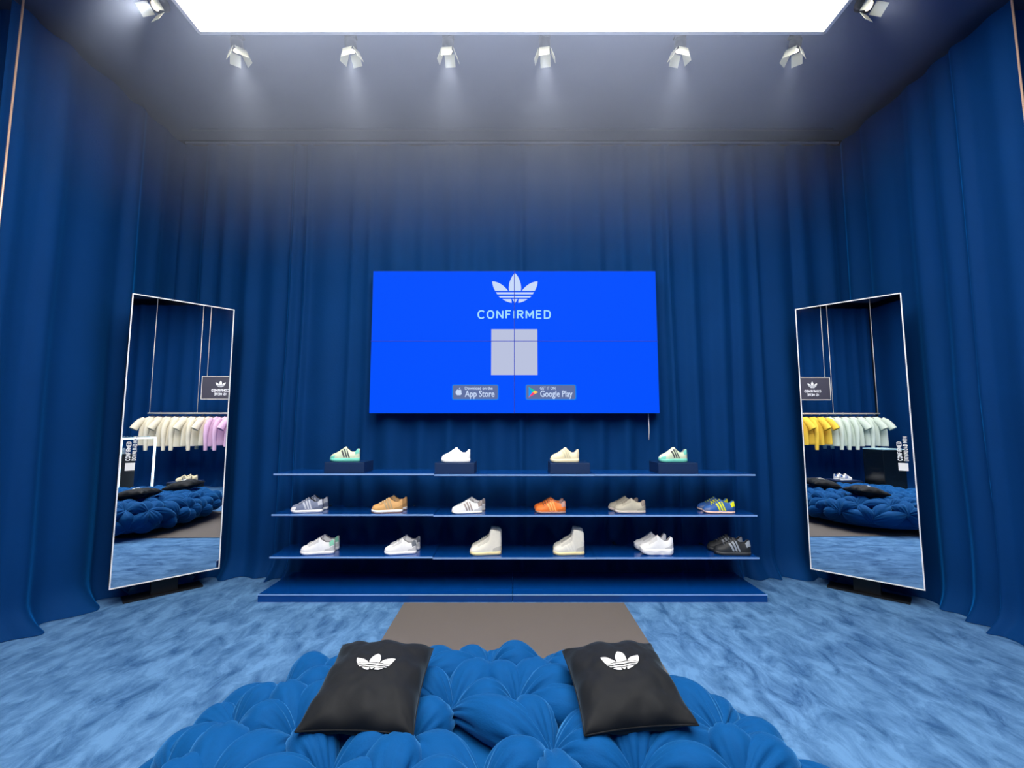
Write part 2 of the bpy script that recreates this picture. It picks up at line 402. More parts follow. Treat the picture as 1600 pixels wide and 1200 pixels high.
# ------------------------------------------------------------------ video wall
SCR_Y = 4.70
vw = tag(empty('video_wall', (0.025, SCR_Y, 1.675)), 'bright blue four-panel video wall with white logo, above the shoe shelves', 'screen')
SW, SH = 3.045, 1.535
SCREEN = mat('screen_blue', (1, 3, 8), 0.75, spec=0.03, emit=(0, 80, 255), strength=1.0)
S_WHITE = mat('screen_white', (8, 8, 10), 0.75, spec=0.03, emit=(200, 218, 250), strength=1.0)
S_CYAN = mat('screen_pale_blue', (8, 8, 10), 0.75, spec=0.03, emit=(164, 222, 255), strength=1.0)
S_GREY = mat('screen_badge_grey', (8, 8, 10), 0.75, spec=0.03, emit=(96, 112, 160), strength=1.0)
S_RIM = mat('screen_badge_rim', (10, 20, 50), 0.75, spec=0.03, emit=(0, 120, 240), strength=1.0)
S_TILE = mat('screen_tile', (8, 8, 10), 0.75, spec=0.03, emit=(186, 194, 222), strength=1.0)
for ix in (0, 1):
    for iz in (0, 1):
        a = -SW / 2 + ix * SW / 2; c = iz * SH / 2
        p = box('screen_panel', a + .001, a + SW / 2 - .001, 0, 0.07, c + .001, c + SH / 2 - .001, BLACK, vw)
        box('display_face', a + .003, a + SW / 2 - .003, -0.004, 0.0, c + .003, c + SH / 2 - .003, SCREEN, p)
box('mounting_frame', -SW / 2 + .1, SW / 2 - .1, 0.07, 0.3, .1, SH - .1, BLACK, vw)
# picture content: drawn in the screen plane (x right, z up), front faces -y.  s = metres per photo pixel on the screen
def SM(x, z): return Matrix.Translation((x, -0.005, z)) @ Matrix.Rotation(PI / 2, 4, 'X')
kx = SW / 449.0
def sx_(px): return (px - 803.5) * kx
def sz_(py): return (646 - py) / 223.0 * SH          # adequate along the nearly frontal screen
polygons_mesh('logo', trefoil(0, 0, 72 * kx), S_WHITE, vw, 0.002, M=SM(sx_(804.5), sz_(474.5)))
caps('title_text', 'CONFIRMED', 14.2 * kx, 115.5 * kx, S_CYAN, vw, SM(sx_(803.3), sz_(492.6)), stroke=0.17, gap=0.38)
polygons_mesh('pale_tile', [[(-.245, -.245), (.245, -.245), (.245, .245), (-.245, .245)]], S_TILE, vw, 0.002, M=SM(sx_(803.5), sz_(551.5)))
def rrect(w, h, r, n=4):
    pts = []
    for cx_, cy_, a0 in ((w/2-r, h/2-r, 0), (-w/2+r, h/2-r, PI/2), (-w/2+r, -h/2+r, PI), (w/2-r, -h/2+r, 1.5*PI)):
        for i in range(n + 1): a = a0 + PI / 2 * i / n; pts.append((cx_ + r * math.cos(a), cy_ + r * math.sin(a)))
    return pts
def badge(cx, w, small, big, small_x, big_x, small_w, big_w):
    h = 21.5 * kx
    b = polygons_mesh('store_badge', [rrect(w * kx + .02, h + .02, .02)], S_RIM, vw, 0.0015, M=SM(sx_(cx), sz_(613.5)))
    polygons_mesh('badge_face', [rrect(w * kx, h, .014)], S_GREY, b, 0.003, M=SM(sx_(cx), sz_(613.5)))
    up = Matrix.Translation((0, -0.003, 0))
    text_mesh('badge_text', small, 0.045, S_WHITE, b, 1.0, 0.0008, 0.001, up @ SM(sx_(small_x), sz_(607.6)), width=small_w * kx)
    text_mesh('badge_text', big, 0.095, S_WHITE, b, 1.0, 0.0015, 0.001, up @ SM(sx_(big_x), sz_(616.3)), width=big_w * kx)
    return b, up
b1, up = badge(743, 69.5, 'Download on the', 'App Store', 748.3, 749.8, 43, 46)
ap = []
for i in range(40):                                         # fruit outline with a bite on the right
    a = 2 * PI * i / 40
    r = 0.033 * (1 + 0.05 * math.cos(2 * a)) - 0.007 * math.exp(-((a - PI / 2) / 0.25) ** 2) - 0.004 * math.exp(-((a - 1.5 * PI) / 0.25) ** 2)
    x, y = r * math.cos(a), r * math.sin(a) * 1.05
    dx, dy = x - 0.043, y - 0.004
    dd = math.hypot(dx, dy)
    if dd < 0.018: x, y = 0.043 + dx / dd * 0.018, 0.004 + dy / dd * 0.018
    ap.append((x, y))
polygons_mesh('fruit_icon', [ap, [(0.001, 0.036), (0.004, 0.047), (0.014, 0.052), (0.012, 0.041)]], S_WHITE, b1, 0.001, M=up @ SM(sx_(717.5), sz_(613.8)))
b2, up = badge(860, 76, 'GET IT ON', 'Google Play', 855.2, 868.5, 24, 50)
TRI = [((0, 200, 160), [(-.05, .055), (-.01, .0), (.018, .018)]), ((0, 150, 255), [(-.05, .055), (-.05, -.055), (-.01, 0)]),
       ((255, 60, 110), [(-.05, -.055), (.018, -.018), (-.01, 0)]), ((255, 200, 90), [(.018, .018), (-.01, 0), (.018, -.018), (.05, 0)])]
for k, (c, poly) in enumerate(TRI):
    polygons_mesh('triangle_icon', [poly], mat('screen_icon_%d' % k, (20, 20, 30), 0.75, spec=0.03, emit=c, strength=1.0), b2, 0.001, M=up @ SM(sx_(833), sz_(613.5)))
box('panel_seam', -0.004, 0.002, -0.0115, -0.004, 0.0, SH, mat('seam_dark_blue', (4, 24, 110), 0.8, emit=(0, 34, 150), strength=1.0), vw)
box('panel_seam', -SW / 2, SW / 2, -0.0115, -0.004, SH / 2 - .0035, SH / 2 + .0025, MATS['seam_dark_blue'], vw)
tag(tube('screen_cable', [(1.45, 4.78, 1.80), (1.452, 4.77, 1.5), (1.447, 4.77, 1.40)], 0.004, WHITE_PRINT), 'short white cable hanging below the right end of the video wall', 'cable')

# ------------------------------------------------------------------ standing mirrors
def mirror(p_left, p_right, z0, z1, label, text_px, flip):
    a = Vector((*p_left, 0)); b = Vector((*p_right, 0)); d = b - a; w = d.length; ang = math.atan2(d.y, d.x)
    t = tag(empty('standing_mirror', ((a.x + b.x) / 2, (a.y + b.y) / 2, 0), ang), label, 'mirror', 'tall standing mirrors')
    hw = w / 2                                              # local x along the face, -y towards the room
    box('mirror_glass', -hw, hw, 0.0, 0.006, z0, z1, MIRROR, t)
    fr = 0.009
    for nm, x0, x1, zz0, zz1 in (('frame_side', -hw - fr, -hw, z0 - fr, z1 + fr), ('frame_side', hw, hw + fr, z0 - fr, z1 + fr),
                                 ('frame_end', -hw, hw, z0 - fr, z0), ('frame_end', -hw, hw, z1, z1 + fr)):
        box(nm, x0, x1, -0.004, 0.012, zz0, zz1, MIRROR_EDGE, t)
    box('backing_box', -hw - 0.005, hw + 0.005, 0.012, 0.13, z0 - 0.005, z1 + 0.005, BLACK, t)
    box('base_plate', -hw + 0.1, hw - 0.1, 0.08, 0.26, 0.0, 0.018, BLACK, t)
    box('rear_strut', -0.1, 0.1, 0.13, 0.2, 0.0, z1 - 0.4, BLACK, t)
    lx, zc = text_px
    T = lambda x, z: Matrix.Translation((x, -0.0012, z)) @ Matrix.Rotation(PI / 2, 4, 'X') @ Matrix.Rotation(PI / 2, 4, 'Z')
    caps('decal_text', 'CONFIRMED', 0.034, 0.165, WHITE_PRINT, t, T(lx, zc), 0.24, 0.34, 0.0004)
    caps('decal_text', 'DOWNLOAD NOW', 0.032, 0.215, WHITE_PRINT, t, T(lx + 0.041, zc + 0.025), 0.22, 0.34, 0.0004)
    polygons_mesh('decal_tile', [[(-.033, -.033), (.033, -.033), (.033, .033), (-.033, .033)]], WHITE_PRINT, t, 0.0004,
                  M=Matrix.Translation((lx + 0.018, -0.0012, zc - 0.135)) @ Matrix.Rotation(PI / 2, 4, 'X'))
    return t
MZ0, MZ1 = 0.175, 2.725
mirror((-3.402, 3.937), (-2.853, 4.500), MZ0, MZ1, 'tall frameless-looking standing mirror at the left, reflecting cream and pink clothes', (-0.345, 1.325), False)
mirror((2.898, 4.480), (3.473, 3.920), MZ0, MZ1, 'tall frameless-looking standing mirror at the right, reflecting yellow and mint clothes', (0.314, 1.325), True)

# ------------------------------------------------------------------ puffy ottoman of knotted velvet lobes
OC = Vector((-0.13, 1.38, 0)); OAX, OAY, ON = 1.235, 1.135, 3.0      # rounded-square plan
def dome(u):
    """unrolled polar radius -> (radius, z, outward slope angle) of the core profile"""
    flat = 0.82; rc = 0.145                                # flat top, then rounded side
    ztop = 0.385
    if u <= flat: return u, ztop + 0.02 * (1 - (u / flat) ** 2), 0.0
    a = (u - flat) / rc
    a = min(a, PI * 0.82)
    return flat + rc * math.sin(a), ztop - rc * (1 - math.cos(a)), a
UMAX = 0.82 + 0.145 * PI * 0.80
ot = tag(empty('puffy_ottoman', (OC.x, OC.y, 0.007)), 'large round bright blue velvet ottoman of knotted puffy lobes', 'ottoman')
rnd = random.Random(5)
def plan(th): return (abs(math.cos(th)) ** ON + abs(math.sin(th)) ** ON) ** (-1 / ON)
def dome3(x, y):
    u = math.hypot(x, y); r, z, a = dome(u)
    th = math.atan2(y, x); g = plan(th)
    return Vector((r * g * OAX * math.cos(th), r * g * OAY * math.sin(th), z)), Vector((math.sin(a) * math.cos(th), math.sin(a) * math.sin(th), math.cos(a)))
nodes = []
tries = 0
while tries < 9000:
    tries += 1
    u = UMAX * math.sqrt(rnd.random()); th = rnd.random() * 2 * PI
    x, y = u * math.cos(th), u * math.sin(th)
    p, _ = dome3(x, y)
    if all((p - q[2]).length > 0.246 for q in nodes): nodes.append((x, y, p))
res = delaunay_2d_cdt([Vector((x, y)) for x, y, p in nodes], [], [], 0, 1e-6)
eds = set()
for f in res[2]:
    for i in range(3):
        a, b = f[i], f[(i + 1) % 3]; eds.add((min(a, b), max(a, b)))
def lobe_mesh(seed):
    """a stuffed velvet lobe along +x, length 1, pinched and wrinkled at its knots, rounder towards one end"""
    r_ = random.Random(seed); nu, nv = 22, 56
    verts = []; faces = []
    ph = [r_.uniform(0, 6.28) for _ in range(4)]
    asym = r_.uniform(0.42, 0.60)
    for i in range(nu + 1):
        t = i / nu
        tt = t ** (math.log(0.5) / math.log(asym))
        w = max(0.0, math.sin(PI * tt)) ** 0.62
        if i in (0, nu): w = 0.03
        pin = max(0.0, abs(2 * t - 1) - 0.05) / 0.95
        for k in range(nv):
            a = 2 * PI * k / nv
            cr_ = abs(math.sin(5.5 * a + ph[0] + 0.8 * t)); cr2 = abs(math.sin(3.5 * a + ph[2] - 0.6 * t))
            wr = 1 - 0.42 * pin ** 1.2 * (1 - cr_) ** 2.5 - 0.34 * pin * (1 - cr2) ** 4 + 0.025 * math.sin(3 * a + ph[1])
            yy = 0.5 * w * math.cos(a) * wr; zz = 0.5 * w * math.sin(a) * wr
            zz *= 1.0 if zz > 0 else 0.7
            verts.append((t - 0.5 + 0.02 * math.sin(ph[2] + 4 * t) * math.cos(a), yy + 0.03 * math.sin(PI * t) * math.sin(ph[3]), zz - 0.34 * pin ** 2.4))
    for i in range(nu):
        for k in range(nv):
            faces.append((i*nv+k, (i+1)*nv+k, (i+1)*nv+(k+1)%nv, i*nv+(k+1)%nv))
    faces.append(tuple(range(nv))); faces.append(tuple(nu*nv+k for k in range(nv-1, -1, -1)))
    me = bpy.data.meshes.new('lobe'); me.from_pydata(verts, [], faces); me.update()
    for p in me.polygons: p.use_smooth = True
    me.materials.append(PUFF)
    return me
LM = [lobe_mesh(s) for s in range(8)]
nl = 0
for a, b in sorted(eds):
    pa, pb = nodes[a][2], nodes[b][2]
    L_ = (pb - pa).length
    if L_ > 0.52 or L_ < 0.1: continue
    if rnd.random() < 0.5: pa, pb, a, b = pb, pa, b, a
    mx_, my_ = (nodes[a][0] + nodes[b][0]) / 2, (nodes[a][1] + nodes[b][1]) / 2
    pm, nm = dome3(mx_, my_)
    xd = (pb - pa).normalized(); nm = (nm - xd * nm.dot(xd)).normalized(); yd = nm.cross(xd)
    Mx = Matrix((xd, yd, nm)).transposed().to_4x4()
    wdt = rnd.uniform(0.175, 0.215); hgt = rnd.uniform(0.165, 0.205)
    c = (pa + pb) / 2 * 0.6 + pm * 0.4 + nm * rnd.uniform(-0.012, 0.012)
    if c.z < 0.085: c.z = 0.085
    o = bpy.data.objects.new('lobe', LM[rnd.randrange(8)]); col.objects.link(o); o.parent = ot
    o.matrix_local = Matrix.Translation(c) @ Mx @ Matrix.Diagonal((L_ * 1.05, wdt, hgt, 1))
    nl += 1
# core cushion under the lobes, and feet
verts = []; faces = []; us = [UMAX * 1.0 * i / 16 for i in range(1, 17)]; SEG = 48
verts.append((0, 0, 0.34))
for u in us:
    r, z, a = dome(u); r -= 0.03 * math.sin(a)
    for k in range(SEG):
        th = 2*PI*k/SEG; g = plan(th); verts.append((r * g * OAX * math.cos(th), r * g * OAY * math.sin(th), z - 0.045))
for k in range(SEG): faces.append((0, 1 + k, 1 + (k + 1) % SEG))
for j in range(15):
    for k in range(SEG): faces.append((1+j*SEG+k, 1+(j+1)*SEG+k, 1+(j+1)*SEG+(k+1)%SEG, 1+j*SEG+(k+1)%SEG))
faces.append(tuple(1 + 15*SEG + k for k in range(SEG - 1, -1, -1)))
mk('core', verts, faces, PUFF_CORE, ot, True)
for k in range(6):
    a = R(18 + 60 * k); tube('leg', [(0.78*math.cos(a), 0.78*math.sin(a), 0.0), (0.78*math.cos(a), 0.78*math.sin(a), 0.14)], [0.022, 0.03], BLACK, ot, 12)

# ------------------------------------------------------------------ black cushions with white emblem
def cushion(loc, rz, tilt, roll, w, l, label, seed):
    t = tag(empty('throw_cushion', loc), label, 'cushion', 'black cushions on the ottoman')
    t.rotation_mode = 'XYZ'; t.rotation_euler = (R(tilt), R(roll), R(rz))
    N_ = 52
    def shape(u, v, top=True):
        pinch = 1 - 0.07 * (1 - v * v) * abs(u) ** 2 * 0.9; pv = 1 - 0.07 * (1 - u * u) * abs(v) ** 2 * 0.9
        x = u * w / 2 * pinch; y = v * l / 2 * pv
        e = max(0.0, (1 - u * u)) ** 0.42 * max(0.0, (1 - v * v)) ** 0.42
        h = 0.092 * e
        edge = max(abs(u), abs(v))
        h += 0.014 * noise.noise((u * 2.2 + seed, v * 2.2, 1)) * e + 0.006 * noise.noise((u * 6 + seed, v * 6, 2)) * e + 0.012 * edge ** 3 * e ** 0.5 * math.sin(9 * (u if abs(v) > abs(u) else v) + seed)
        return x, y, h if top else -h * 0.8
    def zt(x, y):
        u = max(-1, min(1, x / (w / 2))); v = max(-1, min(1, y / (l / 2)))
        for _ in range(3):
            X, Y, h = shape(u, v); u += (x - X) / (w / 2); v += (y - Y) / (l / 2)
            u = max(-1, min(1, u)); v = max(-1, min(1, v))
        return shape(u, v)[2]
    verts = []; faces = []
    for side in (True, False):
        base = len(verts)
        for i in range(N_ + 1):
            for j in range(N_ + 1):
                u = math.sin(PI / 2 * (2 * i / N_ - 1)); v = math.sin(PI / 2 * (2 * j / N_ - 1))
                verts.append(shape(u, v, side))
        for i in range(N_):
            for j in range(N_):
                q = [base + i*(N_+1)+j, base + (i+1)*(N_+1)+j, base + (i+1)*(N_+1)+j+1, base + i*(N_+1)+j+1]
                faces.append(q if side else q[::-1])
    bm = bmesh.new(); vv = [bm.verts.new(p) for p in verts]
    for f in faces: bm.faces.new([vv[i] for i in f])
    bmesh.ops.remove_doubles(bm, verts=bm.verts[:], dist=0.0004)
    from_bm('cover', bm, BLACK_VELVET, t, True)
    # welt along the seam
    ring = [shape(u, v)[:2] for u, v in [(-1 + 2*i/12, -1) for i in range(12)] + [(1, -1 + 2*i/12) for i in range(12)] + [(1 - 2*i/12, 1) for i in range(12)] + [(-1, 1 - 2*i/12) for i in range(13)]]
    tube('seam_welt', [(x, y, 0) for x, y in ring], 0.003, BLACK_VELVET, t, 6)
    polygons_mesh('emblem', trefoil(0.0, -0.045, w * 0.38), WHITE_PRINT, t, 0.0015, cuts=3, zfun=lambda x, y: zt(x, y) + 0.0025)
    return t
cushion((-0.545, 1.865, 0.535), 2, 8, 3, 0.40, 0.47, 'black velvet cushion with white emblem on the left of the ottoman', 1.0)
cushion((0.435, 1.87, 0.535), 3, 8, -3, 0.40, 0.45, 'black velvet cushion with white emblem on the right of the ottoman', 4.0)

# ------------------------------------------------------------------ shoes
W_TAB = [(0, .055), (.02, .095), (.07, .135), (.16, .168), (.28, .178), (.42, .158), (.56, .140), (.72, .134), (.86, .128), (.95, .105), (1.0, .06)]
PROFILES = {
  'low':   dict(rim=[(0,.12),(.025,.18),(.08,.225),(.16,.245),(.26,.285),(.4,.36),(.52,.435),(.57,.465),(.63,.415),(.75,.345),(.86,.345),(.95,.425),(1,.41)], open=.58, sole=.10, L=.285),
  'slip':  dict(rim=[(0,.13),(.025,.195),(.08,.245),(.16,.275),(.26,.325),(.4,.42),(.5,.495),(.54,.51),(.62,.43),(.74,.34),(.84,.34),(.95,.455),(1,.44)], open=.55, sole=.13, L=.275),
  'flat':  dict(rim=[(0,.10),(.025,.16),(.08,.20),(.16,.22),(.26,.26),(.4,.34),(.52,.41),(.57,.43),(.63,.39),(.75,.325),(.86,.315),(.95,.40),(1,.38)], open=.58, sole=.07, L=.285),
  'high':  dict(rim=[(0,.12),(.025,.19),(.08,.235),(.16,.265),(.27,.325),(.42,.415),(.53,.48),(.595,.535),(.625,.62),(.645,.74),(.67,.79),(.75,.785),(.86,.76),(.95,.735),(1,.67)], open=.66, sole=.115, L=.29),
  'chunky':dict(rim=[(0,.19),(.025,.26),(.08,.30),(.16,.315),(.26,.355),(.4,.45),(.5,.53),(.55,.575),(.62,.50),(.74,.42),(.84,.43),(.94,.55),(1,.50)], open=.56, sole=.20, L=.30),
}
def shoe_fn(pr):
    rim = pr['rim']; sole = pr['sole']; so = pr['open']
    def W(s): return interp(W_TAB, s)
    def spring(s): return 0.035 * max(0, 1 - s / 0.22) ** 2
    def outer(s, t, side):
        """outer skin at station s, height parameter t in 0..1 from sole to rim"""
        w = W(s) * 0.96; zb = sole * 0.85 + spring(s) * 0.6; h = interp(rim, s)
        bulge = 1 + 0.05 * math.sin(PI * t)
        if s < so: inset = 1 - 0.52 * t ** 2.2
        else: inset = 1 - (0.46 if h < .6 else 0.40) * t ** 1.7
        return Vector((s, side * w * bulge * inset, zb + (h - zb) * (t ** 0.85)))
    return W, spring, outer

def make_shoe(name, style, cols, stripes=True, laces=True, heel=True, toe=None, scale=1.0, stripe_c=None, heel_c=None, sole2=None):
    """toe towards -x, heel +x; origin under the middle of the sole"""
    pr = PROFILES[style]; W, spring, outer = shoe_fn(pr); so = pr['open']; sole = pr['sole']; rim = pr['rim']
    L = pr['L'] * scale
    t = empty(name)
    up_m, sole_m, lin_m = cols
    def F(v): return (float((v[0] - 0.5) * L), float(v[1] * L), float(v[2] * L))
    # sole with rounded side wall and toe spring
    NS = 28; verts = []; faces = []
    lay = [(0.94, 0.0), (1.03, 0.25), (1.05, 0.6), (1.0, 1.0)]
    if style == 'chunky': lay = [(0.9, 0.0), (1.08, 0.18), (1.02, 0.42), (1.12, 0.7), (1.0, 1.0)]
    ring = []
    for i in range(NS + 1): ring.append((i / NS, 1))
    for i in range(NS, -1, -1): ring.append((i / NS, -1))
    nr = len(ring)
    for k, (ws, zz) in enumerate(lay):
        for s, sd in ring:
            ex = (s - 0.5) * (1 + (ws - 1) * 0.25) + 0.5
            wave = 0.0
            if style == 'chunky': wave = 0.02 * math.sin(s * 17) * (1 if k in (1, 2, 3) else 0)
            zlow = (spring(s) + (0.05 * max(0, 1 - s / .3) ** 1.5 if style == 'chunky' else 0)) + (0.05 * max(0, (s - .9) / .1) ** 2 if style == 'chunky' else 0)
            verts.append(F((ex, sd * W(s) * ws + sd * wave, zlow + (sole - (0 if zz < 1 else 0)) * zz * (1 - 0.10 * (1 - s)))))
    for k in range(len(lay) - 1):
        for i in range(nr): faces.append((k*nr+i, k*nr+(i+1)%nr, (k+1)*nr+(i+1)%nr, (k+1)*nr+i))
    for i in range(NS):                                       # bottom and top skins
        for k in (0, len(lay) - 1):
            f = (k*nr+i, k*nr+i+1, k*nr+nr-2-i, k*nr+nr-1-i); faces.append(f if k == 0 else f[::-1])
    bm = bmesh.new(); vv = [bm.verts.new(v) for v in verts]
    for f in faces:
        if len(set(f)) > 2:
            try: bm.faces.new([vv[i] for i in f])
            except ValueError: pass
    bmesh.ops.recalc_face_normals(bm, faces=bm.faces[:])
    so_o = from_bm('sole', bm, sole_m, t, True)
    if sole2:
        bm = bmesh.new(); prev = None
        for sd in (-1, 1):
            prev = None
            for i in range(NS + 1):
                s = i / NS; z0_ = spring(s) * .9 + sole * .02; z1_ = z0_ + sole * 0.26
                a = bm.verts.new(F(((s - .5) * 1.012 + .5, sd * W(s) * 1.062, z0_))); b = bm.verts.new(F(((s - .5) * 1.015 + .5, sd * W(s) * 1.072, z1_)))
                if prev: bm.faces.new((prev[0], a, b, prev[1]))
                prev = (a, b)
        bmesh.ops.recalc_face_normals(bm, faces=bm.faces[:])
        from_bm('outsole', bm, sole2, so_o, True)
    # upper: outer skin + closed vamp in front of the opening
    NSt = 54 if style == 'high' else 38; NT = 7; verts = []; faces = []; idx = {}
    ss = [0.0, .008, .02, .04] + [0.04 + 0.96 * i / (NSt - 4) for i in range(1, NSt - 3)]
    def cross(s):
        pts = [outer(s, j / NT, -1) for j in range(NT + 1)]
        h = interp(rim, s); wr = abs(pts[-1].y)
        arch = 0.025 if s < so else 0
        if s < so: pts += [Vector((s, -wr * .5, h + arch * .75)), Vector((s, 0, h + arch)), Vector((s, wr * .5, h + arch * .75))]
        else: pts += [Vector((s, -wr * .82, h + .004)), None, Vector((s, wr * .82, h + .004))]
        pts += [outer(s, j / NT, 1) for j in range(NT, -1, -1)]
        return pts
    rows = [cross(s) for s in ss]
    bm = bmesh.new(); grid = []
    for r_ in rows: grid.append([None if p is None else bm.verts.new(F(p)) for p in r_])
    for i in range(len(rows) - 1):
        for j in range(len(rows[0]) - 1):
            q = (grid[i][j], grid[i+1][j], grid[i+1][j+1], grid[i][j+1])
            if None in q: continue
            bm.faces.new(q)
    bm.faces.new([v for v in grid[0] if v][::-1])
    # heel closure
    last = [v for v in grid[-1] if v]; m = len(last)
    for j in range(m // 2 - 1):
        bm.faces.new((last[j], last[m-1-j], last[m-2-j], last[j+1]))
    bmesh.ops.recalc_face_normals(bm, faces=bm.faces[:])
    from_bm('upper', bm, up_m, t, True)
    # lining: inside of the opening
    bm = bmesh.new(); grid = []
    st = [s for s in ss if s >= so - 0.02]
    for s in st:
        h = interp(rim, s); wr = abs(outer(s, 1, 1).y) * .84; fl = max(sole + .03, h - 0.22)
        grid.append([bm.verts.new(F(p)) for p in ((s, -wr, h + .002), (s, -wr * .95, h - .06), (s, -wr * .8, fl), (s, 0, fl - .01), (s, wr * .8, fl), (s, wr * .95, h - .06), (s, wr, h + .002))])
    for i in range(len(st) - 1):
        for j in range(6): bm.faces.new((grid[i][j], grid[i][j+1], grid[i+1][j+1], grid[i+1][j]))
    bm.faces.new(grid[0]); bm.faces.new(grid[-1][::-1])
    from_bm('lining', bm, lin_m, t, True)
    def patch(nm, fn, nu_, nv_, m_, off=0.006, sides=(-1, 1)):
        bm = bmesh.new()
        for sd in sides:
            g = []
            for a in range(nu_ + 1):
                row = []
                for b in range(nv_ + 1):
                    s, tt = fn(a / nu_, b / nv_); p = outer(max(0.005, min(.999, s)), max(0.0, min(1, tt)), sd)
                    p = p + Vector((0 if s < .93 else off * .8, sd * off, off * 0.5 * tt)); row.append(bm.verts.new(F(p)))
                g.append(row)
            for a in range(nu_):
                for b in range(nv_): bm.faces.new((g[a][b], g[a+1][b], g[a+1][b+1], g[a][b+1]))
        bmesh.ops.recalc_face_normals(bm, faces=bm.faces[:])
        return from_bm(nm, bm, m_, t, True)
    if stripes:
        for k in range(3):
            s0 = 0.40 + 0.085 * k
            for sd_ in (-1, 1): patch('stripe', lambda a, b, s0=s0: (s0 + a * 0.052 + 0.10 * (1 - b) - 0.02, 0.08 + b * (0.80 if style != 'high' else .62)), 1, 6, stripe_c, sides=(sd_,))
    if laces:                                                  # eyelet panel and a heel counter in a slightly deeper tone
        c0 = up_m.node_tree.nodes['Principled BSDF'].inputs['Base Color'].default_value[:3]
        sr = [12.92 * v if v < .0031 else 1.055 * v ** (1 / 2.4) - .055 for v in c0]
        tone = mat(up_m.name + '_panel', tuple(max(0, v * 255 * 0.86) for v in sr), 0.6)
        for sd_ in (-1, 1):
            patch('eyelet_panel', lambda a, b: (0.25 + (so - 0.29) * a, 0.72 + 0.28 * b), 6, 2, tone, 0.004, sides=(sd_,))
            patch('heel_counter', lambda a, b: (0.72 + 0.27 * a + 0.03 * b, 0.02 + (0.40 if style != 'high' else 0.24) * b * (0.45 + 0.55 * a)), 5, 3, tone, 0.004, sides=(sd_,))
    if heel and heel_c:
        for sd_ in (-1, 1): patch('heel_tab', lambda a, b: (0.88 + 0.12 * a - 0.03 * b, 0.45 + 0.55 * b), 3, 4, heel_c, 0.007, sides=(sd_,))
    if toe:
        for sd_ in (-1, 1): patch('toe_cap', lambda a, b: (0.005 + (0.17 + .03 * b) * a, 0.02 + 0.60 * b), 6, 4, toe, 0.006, sides=(sd_,))
    if laces:
        bm = bmesh.new(); s1, s2 = (0.27, so - 0.05)
        nb = 6 if style == 'high' else 5
        for k in range(nb):
            s = s1 + (s2 - s1) * k / (nb - 1); h = interp(rim, s) + 0.03; wr = abs(outer(s, 1, 1).y) * 1.15
            pts = [(s + .01, -wr, h - .05), (s, -wr * .55, h - .008), (s - .006, 0, h + .004), (s, wr * .55, h - .008), (s + .01, wr, h - .05)]
            prev = None
            for p in pts:
                q = [bm.verts.new(F((p[0] + dx, p[1], p[2] + dz))) for dx, dz in ((-.013, 0), (0, .012), (.013, 0), (0, -.012))]
                if prev:
                    for a in range(4): bm.faces.new((prev[a], prev[(a+1) % 4], q[(a+1) % 4], q[a]))
                prev = q
        bmesh.ops.recalc_face_normals(bm, faces=bm.faces[:])
        from_bm('laces', bm, laces if not isinstance(laces, bool) else WHITE_SHOE, t, True)
    return t

def sm(name, rgb, rough=0.6): return mat('shoe_' + name, rgb, rough, noise_amt=0.05, noise_scale=60)
WHITE_SHOE = sm('white', (246, 246, 244)); OFF = sm('offwhite', (240, 237, 222)); DARK_IN = sm('dark_lining', (40, 42, 46)); GREY_IN = sm('grey_lining', (150, 150, 152))
CREAM = sm('cream', (234, 222, 184)); MINT = sm('mint', (112, 206, 186)); MINTCREAM = sm('mint_cream', (208, 222, 192)); DK = sm('dark_stripe', (70, 76, 78))
LAV = sm('lavender_grey', (122, 132, 158)); PALE = sm('pale_grey', (206, 210, 218)); TAN = sm('tan', (222, 170, 104)); BROWN = sm('brown', (140, 104, 72))
TAUPE = sm('taupe_stripe', (160, 148, 140)); ORANGE = sm('orange', (240, 122, 44)); ORL = sm('light_orange', (250, 176, 96)); GUMG = sm('grey_gum', (150, 120, 110))
BEIGE = sm('beige', (186, 180, 160)); BEIGE2 = sm('beige_sole', (206, 196, 184)); BLUE = sm('blue', (44, 96, 168)); YEL = sm('yellow', (232, 236, 20)); PEACH = sm('peach_sole', (240, 206, 186))
MG = sm('mint_heel', (140, 214, 180)); GR = sm('grey_heel', (110, 116, 124)); YSOLE = sm('yellowed_sole', (236, 220, 164)); BLK = sm('black', (34, 38, 42)); GST = sm('grey_stripe', (150, 158, 166)); LB = sm('light_blue', (90, 170, 230))
CST = sm('cream_stripe', (206, 198, 164)); TAUPED = sm('taupe_shoe', (140, 128, 118))

def place(t, cx_px, Y, z, label, group, fwd_px=710.0, rz=0.0, tilt=0.0):
    x = (cx_px - 800) / fwd_px * Y
    t.location = (x, Y, z); t.rotation_euler = (0, R(tilt), R(rz)); tag(t, label, 'shoe', group)
    return t
